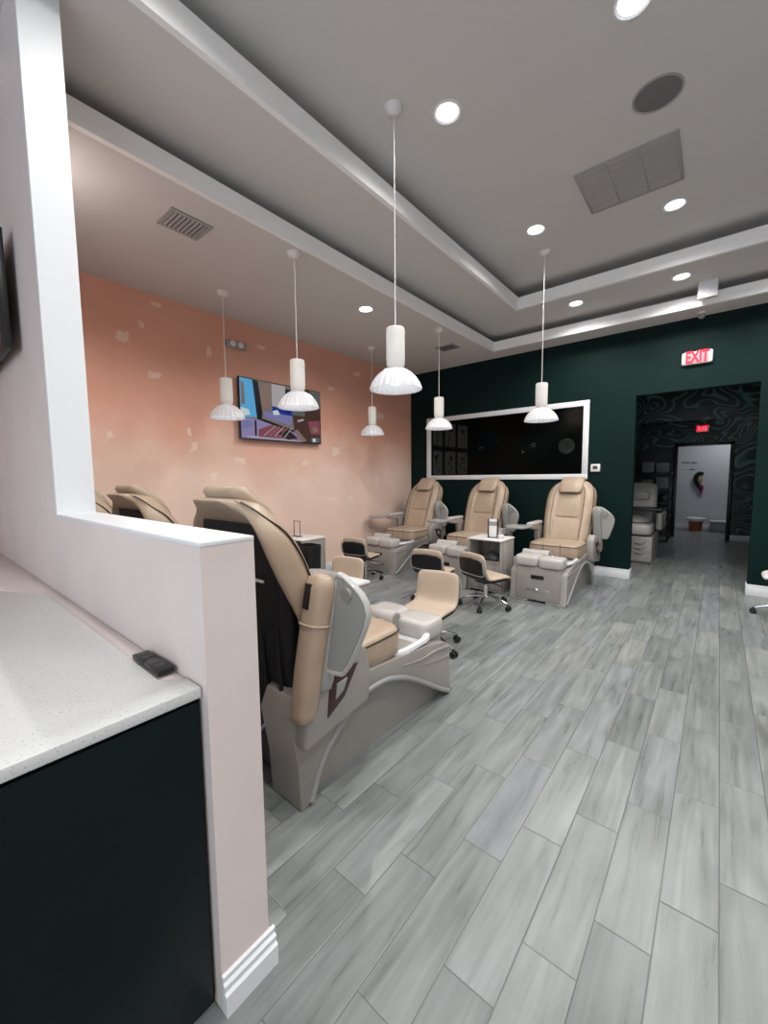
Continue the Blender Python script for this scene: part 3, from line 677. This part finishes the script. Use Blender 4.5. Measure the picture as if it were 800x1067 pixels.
# ------------------------------------------------------------------ rolling chair
def make_stool(cm=None, lift=0.0):
    cm = cm or M_leather2
    e = empty('rolling_chair', (0, 0, 0))
    path = [(.21, .285, .17), (.185, .308, .185), (.10, .318, .195), (-.02, .312, .20), (-.10, .312, .20), (-.155, .335, .20), (-.185, .40, .20), (-.20, .48, .20), (-.212, .56, .195), (-.218, .61, .178)]
    def shell(off0, off1, wk, m, name, a=0, b=None):
        P = path[a:b]; rs = []
        for i, (y, z, w_) in enumerate(P):
            p0 = P[max(0, i - 1)]; p1 = P[min(len(P) - 1, i + 1)]
            d = Vector((p1[0] - p0[0], p1[1] - p0[1])).normalized(); n = Vector((-d[1], d[0])) * -1   # towards the sitter side
            n = Vector((d[1], -d[0])); n = n if (n.y > 0 or n.x > 0) else -n
            # sitter side: up over the seat, +y at the back
            n = Vector((d[1], -d[0])) if False else Vector((-d[1], d[0])) * (-1 if True else 1)
            up = Vector((abs(d[1]), abs(d[0])))
            ef = .55 if i in (0, len(P) - 1) else 1.0
            mid = (off0 + off1) / 2; o0 = mid + (off0 - mid) * ef; o1 = mid + (off1 - mid) * ef; W = w_ * wk
            A = (y + up.x * o1, z + up.y * o1); Bq = (y + up.x * o0, z + up.y * o0)
            rs.append([(-W, (A[0] + Bq[0]) / 2, (A[1] + Bq[1]) / 2), (-W * .96, *A), (-W * .5, A[0] , A[1] ), (0, *A), (W * .5, *A), (W * .96, *A), (W, (A[0] + Bq[0]) / 2, (A[1] + Bq[1]) / 2), (W * .96, *Bq), (0, *Bq), (-W * .96, *Bq)])
        mb = MB(); mb.loft(rs); return mb.build(name, m, e, sub=1)
    path = [(a, b + lift, c) for a, b, c in path]
    shell(.0, .042, 1.0, cm, 'cushion')
    shell(-.022, .002, .965, M_blackp, 'seat_shell', 0, 9)
    rim = MB(); rim.tube([(a, b, c + lift) for a, b, c in ((-.19, -.224, .55), (-.195, -.212, .44), (-.17, -.196, .38), (0, -.194, .37), (.17, -.196, .38), (.195, -.212, .44), (.19, -.224, .55))], .006, 8, 4); rim.build('back_rim', M_grey, e)
    m = MB(); m.box(-.09, .09, -.08, .09, .265 + lift, .292 + lift, .008); m.build('seat_plate', M_blackp, e)
    m = MB(); m.cyl((0, 0, .10), (0, 0, .22), .026, seg=16); m.cyl((0, 0, .22), (0, 0, .27 + lift), .014, seg=16); m.build('gas_lift', M_chrome, e)
    m = MB(); m.tube([(.03, 0, .275 + lift), (.16, .02, .265 + lift), (.22, .02, .26 + lift)], .006, 8, 3); m.ell((.23, .02, .26 + lift), (.025, .012, .008)); m.build('lever', M_blackp, e)
    m = MB(); m.cyl((0, 0, .085), (0, 0, .125), .036, .030, seg=20, bev=.004); m.build('hub', M_chrome, e)
    for k in range(5):
        a = 2 * PI * k / 5 + .3; c, s_ = math.cos(a), math.sin(a)
        m = MB(); m.tube([(c * .02, s_ * .02, .105), (c * .12, s_ * .12, .112), (c * .20, s_ * .20, .092), (c * .262, s_ * .262, .066)], lambda t: .016 - .006 * t, 10, 4)
        lg = m.build('leg', M_chrome, e)
        m = MB(); dx, dy = -s_, c
        for sg in (-1, 1):
            q0 = (c * .272 + dx * sg * .006, s_ * .272 + dy * sg * .006, .027); q1 = (c * .272 + dx * sg * .025, s_ * .272 + dy * sg * .025, .027)
            m.cyl(q0, q1, .027, seg=20, bev=.004)
        m.cyl((c * .268, s_ * .268, .04), (c * .266, s_ * .266, .066), .010, seg=10); m.build('castor', M_blackp, lg)
    return e
SG = 'low rolling chairs with star bases'
s0 = make_stool()
def stool(x, y, deg, lab, first=False, src=None):
    o = s0 if first else (src or copy_tree(s0))
    return place(o, x, y, math.radians(deg), lab, 'rolling chair', SG)
stool(-1.80, 2.74, 188, 'cream rolling chair facing the nearest pedicure chair, just past its footrest', True)
stool(-1.91, 4.03, -22, 'rolling chair with black back and fully visible chrome star base, in mid floor')
stool(-2.50, 3.93, 6, 'rolling chair with black back seen square on, in front of the middle pedicure chair')
stool(-3.78, 4.08, 8, 'rolling chair with black back nearest the salmon wall, facing the corner pedicure chair')
stool(-2.86, 2.72, 190, 'cream rolling chair partly hidden behind the white-topped cabinet and the nearest pedicure chair')
sw = make_stool(M_wplast, .085)
stool(.60, 5.45, 90, 'rolling chair with white seat at the right edge, before the dark green wall', src=sw)
stool(.76, 4.75, 60, 'rolling chair at the right edge of which only a dark castor shows', src=copy_tree(sw))

# ------------------------------------------------------------------ side cabinets
def make_cabinet(lab):
    e = empty('side_cabinet', (0, 0, 0)); tag(e, lab, 'cabinet', 'grey wood side cabinets with white tops'); W, D, H = .215, .19, .66
    b = MB(); b.box(-W, -W + .02, -D, D, 0, H - .02, .002); b.box(W - .02, W, -D, D, 0, H - .02, .002); b.box(-W + .02, W - .02, -D, D, .03, .05); b.box(-W + .02, W - .02, -D, D, .36, .38)
    b.box(-W + .02, W - .02, D - .015, D, .05, H - .02); b.build('body', M_wood, e)
    MB().box(-W - .008, W + .008, -D - .008, D + .008, H - .02, H, .004).build('top', M_wplast, e)
    d = MB(); d.box(-W + .023, W - .023, -D - .004, -D + .014, .055, .355, .003); Dr = d.build('door', M_wood, e)
    h = MB(); h.tube([(-.05, -D - .004, .32), (-.05, -D - .022, .32), (.05, -D - .022, .32), (.05, -D - .004, .32)], .004, 8, 1); h.build('handle', M_chrome, Dr)
    return e
cb1 = make_cabinet('grey wood cabinet with white top and open shelf, between two pedicure chairs facing the camera'); cb1.location = (-2.145, 4.67, 0)
cb2 = copy_tree(cb1); cb2.location = (-2.165, 1.98, 0); cb2['label'] = 'white-topped grey cabinet left of the nearest pedicure chair, behind its raised arm'
cb3 = copy_tree(cb1); cb3.location = (-4.10, 3.30, 0); cb3['label'] = 'small cabinet against the salmon wall with a thin wire frame standing on it'
# things on them
m = MB(); m.box(-.055, .055, -.004, .004, 0, .23, .001); br = m.build('leaflet_stand', M_paperw); br.location = (-2.10, 4.62, .661); br.rotation_euler = (0, 0, .2)
tag(br, 'upright white leaflet with dark borders standing on the cabinet between the pedicure chairs', 'leaflet stand')
m = MB(); m.box(-.062, -.048, -.008, .008, 0, .235); m.box(.048, .062, -.008, .008, 0, .235); m.box(-.062, .062, -.02, .02, 0, .008); m.build('border', M_blackp, br)
m = MB(); m.box(-.048, .048, -.0075, -.003, .15, .20); m.build('print_block', M_grey, br)
m = MB(); m.lathe([(0, 0), (.032, 0), (.036, .01), (.036, .045), (.028, .055), (0, .056)], seg=20); jr = m.build('small_jar', M_plaster); jr.location = (-1.99, 4.60, .661)
tag(jr, 'small pale jar on the cabinet right of the upright leaflet', 'jar')
MB().lathe([(0, .056), (.026, .056), (.026, .068), (0, .069)], seg=20).build('lid', M_grey, jr)
for i, (x, y, a, lab) in enumerate(((-2.03, 2.03, .3, 'white paper sheet lying on the cabinet behind the raised arm, right one'), (-2.17, 2.0, -.1, 'white paper sheet lying on the cabinet behind the raised arm, left one'))):
    m = MB(); m.box(-.055, .055, -.08, .08, 0, .003); o = m.build('paper_sheet', M_paperw); o.location = (x, y, .661); o.rotation_euler = (0, 0, a); tag(o, lab, 'paper', 'papers on the cabinet')
m = MB(); m.tube([(-.06, 0, .0), (-.06, 0, .16), (.06, 0, .16), (.06, 0, .0), (-.06, 0, .0)], .005, 6, 1); m.box(-.07, .07, -.03, .03, 0, .006)
o = m.build('wire_frame', M_blackp); o.location = (-4.17, 3.27, .661); o.scale = (1, 1, 1.25); tag(o, 'thin black wire holder standing on the cabinet against the salmon wall', 'holder')
m = MB(); rr = [rbox_ring(a, a * .9, 24, 5, 0, 0, z) for a, z in ((.105, 0), (.115, .02), (.122, .60), (.126, .62), (.126, .66), (.12, .66), (.118, .62), (.105, .05))]
m.loft(rr); o = m.build('waste_bin', M_blackp); o.location = (-3.55, 2.93, 0); tag(o, 'tall black bin seen just right of the nearest chair back', 'bin')
# shelf content in the cabinet beside the doorway-side pedicure chair
m = MB(); rr = [rbox_ring(a, b, 16, 3, 0, 0, z) for a, b, z in ((.10, .08, 0), (.12, .09, .02), (.09, .07, .06), (.05, .05, .09), (.02, .02, .11))]; m.loft(rr)
o = m.build('folded_towel', M_dgrey); o.location = (-2.12, 4.66, .381); tag(o, 'dark crumpled towel on the open shelf of the cabinet', 'towel')

# ------------------------------------------------------------------ television on the salmon wall
TY0, TY1, TZ0, TZ1, TX = 2.675, 3.945, 1.89, 2.625, XL + .075
tv = empty('television', (XL + .003, (TY0 + TY1) / 2, TZ0), 0, 'wall-mounted television showing a living room, on the salmon wall', 'television')
m = MB(); m.box(.035, .075, TY0 - (TY0 + TY1) / 2, TY1 - (TY0 + TY1) / 2, 0, TZ1 - TZ0, .006); m.build('body', M_blackp, tv)
m = MB(); m.box(0, .036, -.18, .18, .22, .5, .004); m.build('wall_bracket', M_dgrey, tv)
def em(name, c, s=0.62): return mat(name, tuple(v * .2 for v in c), 0.2, emit=c, es=s)
SC = [em('screen_wall', (.20, .17, .16)), em('screen_window', (.10, .42, .75)), em('screen_curtain', (.012, .010, .015)), em('screen_cream', (.42, .40, .42)),
      em('screen_sofa', (.20, .20, .42)), em('screen_cobalt', (.015, .03, .28)), em('screen_rug', (.24, .07, .10)), em('screen_floor', (.28, .24, .44)),
      em('screen_brown', (.07, .035, .03)), em('screen_grey', (.11, .12, .12)), em('screen_pale', (.62, .72, .72)), em('screen_tan', (.25, .17, .14))]
m = MB(); hw = (TY1 - TY0) / 2 - .010; hh = (TZ1 - TZ0) / 2 - .012; czt = (TZ1 - TZ0) / 2
def sc(k, pts, lay):
    m.mi = k; m.poly([(.0755 + lay * .0004, -hw + 2 * hw * u, czt + hh - 2 * hh * v) for u, v in [(min(1, max(0, (u - .02) / .955)), min(1, max(0, (v - .05) / .92))) for u, v in pts]])
R_ = lambda a, b, c, d: [(a, b), (c, b), (c, d), (a, d)]
sc(0, R_(0, 0, 1, 1), 0)
sc(1, [(.02, .05), (.16, .06), (.2, .5), (.22, .62), (.02, .66)], 1); sc(10, [(.02, .5), (.1, .52), (.12, .6), (.02, .64)], 2)
sc(3, R_(.36, .06, .52, .42), 1); sc(11, R_(.24, .08, .33, .45), 1)
sc(2, [(.15, .05), (.21, .06), (.25, .55), (.24, .68), (.19, .66)], 2); sc(2, [(.52, .1), (.58, .1), (.57, .5), (.52, .5)], 2)
sc(1, R_(.58, .1, .76, .42), 1); sc(8, R_(.76, .04, 1, 1), 1); sc(9, R_(.83, .04, .99, .34), 2)
sc(5, R_(.36, .42, .62, .54), 2); sc(4, [(.26, .52), (.6, .54), (.58, .70), (.28, .62)], 3)
sc(7, [(.02, .66), (.24, .66), (.6, .80), (.72, .97), (.02, .97)], 2); sc(6, [(.2, .82), (.38, .70), (.58, .80), (.68, .94), (.2, .93)], 3)
sc(2, [(.42, .86), (.52, .78), (.66, .90), (.54, .95)], 4); sc(2, [(.16, .68), (.18, .68), (.18, .92), (.16, .92)], 4); sc(2, [(.24, .64), (.62, .78), (.62, .81), (.24, .68)], 4)
sc(8, [(.6, .52), (1, .5), (1, .97), (.74, .97), (.62, .78)], 3); sc(6, [(.80, .60), (.96, .56), (.97, .80), (.84, .82)], 4); sc(11, [(.62, .78), (.66, .76), (.78, .95), (.73, .96)], 5)
sc(9, R_(.84, .88, .96, .96), 5); sc(10, R_(.86, .89, .90, .95), 6); sc(3, [(.08, .93), (.66, .955), (.66, .97), (.08, .955)], 4)
sc(10, [(.36, .50), (.42, .47), (.45, .54), (.38, .56)], 6); sc(11, [(.30, .10), (.345, .10), (.335, .44), (.31, .44)], 3)
for q in range(5): sc(11 if q % 2 else 3, [(.25 + q * .06, .91), (.262 + q * .06, .91), (.40 + q * .05, .73), (.39 + q * .05, .73)], 5)
sc(9, [(.60, .44), (.74, .42), (.76, .50), (.60, .52)], 6); sc(3, [(.66, .60), (.74, .56), (.745, .59), (.67, .63)], 6); sc(11, [(.86, .70), (.92, .68), (.93, .76), (.87, .78)], 6)
sc(4, [(.03, .70), (.12, .69), (.14, .78), (.03, .84)], 5); sc(0, [(.03, .10), (.06, .12), (.07, .44), (.03, .46)], 2)
m.build('screen', SC, tv)

# emergency light above it
e = empty('emergency_light', (XL, 2.69, 2.945), 0, 'small twin-head emergency light high on the salmon wall above the television', 'emergency light')
MB().box(0, .05, -.13, .13, 0, .085, .018, 3).build('housing', M_grey, e)
for s_ in (-1, 1): MB().ell((.052, s_ * .05, .045), (.03, .036, .034)).build('lamp_head', M_wplast, e)

# thermostat
e = empty('thermostat', (-1.335, YB, 1.46), 0, 'white thermostat with a dark screen on the dark green wall beside the window frame', 'thermostat')
MB().box(-.06, .06, -.025, 0, 0, .105, .006).build('body', M_wplast, e); MB().box(-.03, .028, -.028, -.024, .035, .08, .001).build('screen', M_dgrey, e)

# exit signs
def exit_sign(x, y, z, W, H, lab):
    e = empty('exit_sign', (x, y, z), 0, lab, 'exit sign', 'red lit exit signs')
    MB().box(-W, W, -.05, 0, 0, 2 * H, .02, 3).build('housing', M_wplast, e)
    MB().box(-W * .72, W * .72, -.054, -.049, .02, 2 * H - .02, .002).build('face', M_whitelit, e)
    text_mesh('lettering', 'EXIT', H * 2.5, M_redlit, e, Matrix.Translation((0, -.056, H)) @ Matrix.Rotation(PI / 2, 4, 'X'), .002, .58, .006)
    return e
exit_sign(-.272, YB, 2.725, .148, .075, 'large red lit EXIT sign above the wide doorway on the dark green wall')
x2 = exit_sign(-.325, 11.15, 2.30, .115, .07, 'small red lit EXIT sign beyond the doorway, on the swirled wallpaper')

# ceiling fittings
def vent(x, y, z, hx, hy, rot, lab, n, name='ceiling_vent'):
    e = empty(name, (x, y, z), rot, lab, 'vent')
    m = MB()
    for a in ((-hx, hx, -hy, -hy + .03), (-hx, hx, hy - .03, hy), (-hx, -hx + .03, -hy + .03, hy - .03), (hx - .03, hx, -hy + .03, hy - .03)): m.box(a[0], a[1], a[2], a[3], -.008, 0)
    m.build('frame', M_grille, e); MB().box(-hx + .03, hx - .03, -hy + .03, hy - .03, -.002, -.0005).build('backing', M_grille_d, e)
    for i in range(n):
        t = -hx + .03 + (2 * hx - .06) * (i + .5) / n
        MB().box(-(hx - .03) / n * .55, (hx - .03) / n * .55, -hy + .03, hy - .03, -.002, .002, xf=Matrix.Translation((t, 0, -.007)) @ Matrix.Rotation(.5, 4, 'Y')).build('slat', M_grille, e)
    return e
vent(-3.11, 1.50, 3.28, .15, .13, PI / 2, 'square slatted air vent in the lowest ceiling near the jamb', 8)
vent(-3.13, 5.26, 3.28, .15, .12, 0, 'small dark air vent in the lowest ceiling near the dark green wall', 6)
e = empty('return_grille', (-.658, 3.858, 3.75), 0, 'large pale square grille in the top ceiling below the round speaker', 'grille')
MB().box(-.335, .335, -.30, .30, -.012, 0, .003).build('frame', M_grille, e)
for i in range(3):
    x0 = -.31 + i * .21; m = MB(); m.box(x0, x0 + .20, -.275, .275, -.014, -.0115)
    for j in range(18): m.box(x0 + .004, x0 + .196, -.27 + j * .030, -.27 + j * .030 + .012, -.0175, -.0138)
    m.build('grille_panel', mat('grille_panel_grey', (.40, .385, .375), .7), e)
e = empty('ceiling_speaker', (-.405, 3.17, 3.75), 0, 'dark round ceiling speaker above the square grille', 'speaker')
MB().lathe([(.135, 0), (.135, -.005), (.125, -.007), (.122, -.004)], seg=40).build('rim', M_grille, e); MB().lathe([(.123, -.004), (.09, -.008), (0, -.009)], seg=40).build('mesh_cover', M_spk, e)
o = MB().box(-.085, .085, -.03, .03, 0, .185, .004).build('ceiling_box', M_wplast); o.location = (-.19, 5.76, 3.315); tag(o, 'white square box hanging at the ceiling step right of the last downlight', 'box')
MB().box(-.07, .07, -.033, -.029, .02, .165, .001).build('cover', M_white, o)
e = empty('security_camera', (-.245, 6.10, 3.28), 0, 'small white dome camera under the ceiling edge above the EXIT sign', 'camera')
MB().cyl((0, 0, 0), (0, 0, -.02), .04, seg=24).build('mount', M_wplast, e); MB().ell((0, 0, -.04), (.035, .035, .035)).build('dome', M_grey, e)

# pictures and clock inside the dark room
PICG = 'framed prints seen through the dark window'
k = 0
for ri, z in enumerate((1.42, 2.02)):
    for ci, y in enumerate((7.12, 7.66, 8.20)):
        o = empty('framed_picture', (XL, y, z), 0, '%s framed line drawing of the %s row seen through the left of the dark window' % (('left', 'middle', 'right')[ci], ('lower', 'upper')[ri]), 'picture', PICG)
        MB().box(0, .02, -.24, .24, 0, .54, .002).build('frame', M_blackp, o); MB().box(.02, .023, -.215, .215, .025, .515).build('print', M_art, o)
        m = MB(); random.seed(k); pts = [(.025, random.uniform(-.12, .12), .08 + .06 * j) for j in range(7)]; m.tube(pts, .010, 6, 4); m.ell((.025, random.uniform(-.06, .06), .38), (.004, .06, .05)); m.build('drawing', M_ink, o); k += 1
e = empty('wall_clock', (-2.62, 9.5, 2.05), 0, 'round wall clock seen dimly through the right of the dark window', 'clock')
MB().cyl((0, 0, 0), (0, -.03, 0), .17, seg=36, bev=.004).build('rim', M_grey, e); MB().cyl((0, -.031, 0), (0, -.034, 0), .15, seg=36).build('face', M_art, e)
m = MB(); m.box(-.005, .005, -.038, -.035, 0, .10); m.box(0, .07, -.038, -.035, -.005, .005); m.build('hands', M_ink, e)
area_light('back_room_lamp', (-3.0, 8.0, 2.85), (0, 0, 0), .4, .4, 1.2, (1, .95, .85))

# ------------------------------------------------------------------ counter in front of the partition
o = MB().prism([(-.975, -.9), (-.975, .4525), (-1.05, .4525), (-1.10, .40), (-2.36, .41), (-2.60, .28), (-2.9, -.9)], 'z', .872, .90, .003).build('countertop', M_quartz)
tag(o, 'white speckled quartz countertop on the dark cabinet, lower left', 'countertop')
o = MB().prism([(-1.10, .4015), (-1.055, .4535), (XL + .002, .4535), (XL + .002, -.9), (-2.905, -.9), (-2.605, .2815), (-2.362, .4115)], 'z', .873, .893, .002).build('wall_ledge', M_pale)
tag(o, 'narrow pale pink painted ledge between the white countertop and the partition', 'ledge')
cab = MB(); cab.box(-2.9, -.992, -.9, .452, .0, .872)
c0 = cab.build('counter_cabinet', M_cab); tag(c0, 'dark green glossy cabinet under the white countertop', 'cabinet')
p = MB(); p.box(-.992, -.98, -.88, .445, .02, .862, .003); p.build('side_panel', M_cab, c0)
r = empty('remote_control', (-1.19, .425, .9), 0, 'small black remote lying on the ledge at the end of the countertop', 'remote')
m = MB(); m.box(-.10, -.012, -.022, .022, .0, .013, .003); m.box(-.012, .08, -.022, .022, .0, .016, .003); m.build('body', M_blackp, r)
m = MB()
for i in range(5): m.box(-.085 + i * .03, -.068 + i * .03, -.012, .012, .012, .0165 if i > 2 else .0145, .001)
m.build('buttons', M_dgrey, r); r.rotation_euler = (0, 0, 0)
e = empty('wall_screen', (-3.3, PY0, 2.06), 0, 'black flat screen at the left edge, mounted on the pale pink partition', 'screen')
MB().box(-.62, .62, -.075, -.04, 0, .56, .005).build('body', M_blackp, e); MB().box(-.1, .1, -.04, 0, .2, .4).build('wall_bracket', M_dgrey, e)
MB().box(-.605, .605, -.0765, -.0745, .015, .545).build('screen', M_cab, e)

# ------------------------------------------------------------------ beyond the doorway
def far_chair():
    e = empty('salon_chair', (-1.06, 7.98, 0), PI, 'pale grey padded salon chair just beyond the doorway on the left', 'salon chair'); Y0 = -.45
    SH = lambda pl: [(y + Y0, z) for y, z in pl]
    m = MB(); m.prism(SH([(.1, 0), (.9, 0), (.93, .03), (.91, .42), (.5, .45), (.1, .45)]), 'x', -.30, .30, .015, 3); B = m.build('base', M_pearl, e)
    m = MB()
    for z in (.36, .28, .20): m.tube([(-.22, .925 + Y0, z), (-.15, .94 + Y0, z - .04), (-.06, .93 + Y0, z - .02)], .010, 8, 4)
    m.build('side_rib', M_silver, B)
    m = MB(); rr = [rbox_ring(.28 * s_, .30 * s_, 28, 5, 0, .6 + Y0, z) for s_, z in ((.96, .45), (1, .47), (1, .58), (.95, .61), (.6, .625))]; m.loft(rr); m.build('seat', M_pad, e, ang=60)
    m = MB(); rr = [rbox_ring(.26 * s_, .20 * s_, 28, 2.5, 0.02, .62 + Y0, z) for s_, z in ((.9, .625), (1, .65), (.9, .70), (.6, .735), (.2, .75))]; m.loft(rr); m.build('loose_cushion', M_pearl, e, ang=60)
    m = MB(); rr = [rbox_ring(.25 * s_, .07 * s_, 28, 4, 0, .20 + Y0 - (z - .6) * .15, z) for s_, z in ((1, .60), (1.05, .80), (1.05, 1.15), (.95, 1.24), (.6, 1.27))]; m.loft(rr); m.build('backrest', M_pad, e, ang=60)
    m = MB(); rr = [rbox_ring(.17 * s_, .05 * s_, 28, 3, 0, .25 + Y0 - .05, z) for s_, z in ((.8, .98), (1, 1.0), (1, 1.10), (.8, 1.13))]; m.loft(rr); m.build('headrest', M_pad, e, ang=60)
    m = MB(); m.box(-.40, .33, .30 + Y0, .75 + Y0, .83, .87, .01); m.build('lap_tray', M_blackp, e)
    m = MB(); m.box(-.40, -.31, .15 + Y0, .72 + Y0, .52, .80, .03, 3); m.build('armrest', M_pearl, e)
    return e
far_chair()
# black display rack with boxes
e = empty('display_rack', (-1.12, 10.35, 0), 0, 'tall black display rack against the wallpapered wall beyond the doorway', 'rack')
for x in (-.26, .34):
    for y in (-.2, .2): MB().box(x - .015, x + .015, y - .015, y + .015, 0, 1.95 if y > 0 else 1.75, .002).build('post', M_blackp, e)
for z in (.12, .52, .80, 1.08, 1.42): MB().box(-.27, .36, -.21, .21, z, z + .03, .003).build('shelf', M_blackp, e)
MB().box(-.24, .33, .19, .2, .12, 1.9).build('back_panel', M_blackp, e)
bi = 0
for (z, n, mm, h) in ((.15, 3, M_dgrey, .22), (.55, 3, M_dgrey, .18), (.83, 3, M_blackp, .16), (1.11, 2, M_grey, .24), (1.45, 2, M_grey, .22)):
    for i in range(n):
        x = -1.12 - .20 + (.5 / n) * (i + .5) + .02; hwid = .5 / n * .42
        o = MB().box(-hwid, hwid, -.10, .10, 0, h * (.8 + .2 * ((i * 7 + bi) % 3) / 2), .006).build('storage_box', mm); o.location = (x, 10.33, z + .001)
        MB().box(-hwid * .96, hwid * .96, -.102, .102, h * .6, h * .62).build('lid_line', M_blackp, o)
        pos = {3: ('left', 'middle', 'right'), 2: ('left', 'right')}[n][i]; sh_ = {.15: 'lowest', .55: 'second', .83: 'third', 1.11: 'fourth', 1.45: 'top'}[z]
        tag(o, '%s box on the %s shelf of the black display rack, counted from below' % (pos, sh_), 'box', 'boxes on the display rack'); bi += 1
# white room contents
e = empty('waste_basket', (-.40, 12.62, 0), 0, 'orange-brown waste basket with a white bag in the white room', 'waste basket')
MB().lathe([(0, 0), (.12, 0), (.15, .30), (.145, .30), (.115, .01), (0, .01)], seg=28).build('bucket', M_terra, e)
MB().lathe([(.135, .28), (.16, .24), (.19, .25), (.20, .31), (.165, .335), (.15, .31), (.12, .28), (0, .24)], seg=36, flute=.06, nf=7).build('bag', M_bag, e)
o = MB().box(-.22, .22, -.15, .15, 0, .26, .02, 3).build('storage_tub', M_grey); o.location = (.11, 12.72, 0); tag(o, 'low grey tub on the floor right of the waste basket', 'tub')
MB().box(-.235, .235, -.165, .165, .235, .27, .01).build('lid', M_bag, o)
e = empty('wall_ornament', (-.35, 12.95, .92), 0, 'small dark and yellow curved ornament hung on the wall of the white room', 'ornament')
m = MB(); m.tube([(.05, -.03, .50), (-.04, -.04, .50), (-.10, -.04, .40), (-.08, -.04, .25), (0, -.04, .12)], lambda t: .025 + .03 * math.sin(PI * t), 10, 5); m.build('dark_body', M_blackp, e)
m = MB(); m.ell((-.02, -.06, .34), (.05, .03, .09)); m.build('yellow_patch', mat('ochre', (.4, .3, .08), .6), e)
m = MB(); m.ell((.01, -.05, .14), (.05, .035, .09)); m.build('purple_patch', mat('plum', (.12, .02, .09), .6), e)
m = MB(); m.ell((.02, -.04, .02), (.035, .02, .05)); m.build('pink_tip', mat('rose', (.5, .12, .2), .6), e)
e = empty('wall_lettering', (-.60, 12.95, 1.60), 0, 'two lines of small dark lettering on the wall of the white room', 'lettering')
m = MB(); random.seed(3)
for x, z, wd, th in ((-.16, .10, .17, .022), (.03, .09, .15, .022), (.00, -.08, .15, .014), (-.1, -.075, .06, .010)):
    n = int(wd / .022)
    for i in range(n): m.box(x + i * .022, x + i * .022 + .016, -.004, 0, z - th * random.uniform(.4, 1), z + th * random.uniform(.4, 1))
m.build('letters', M_ink, e)
area_light('white_room_lamp', (.3, 12.1, 2.72), (0, 0, 0), .6, .6, 14, (.92, .95, 1.0))
area_light('corridor_lamp', (.4, 9.9, 2.92), (0, 0, 0), .5, .5, 4, (1.0, .97, .93))
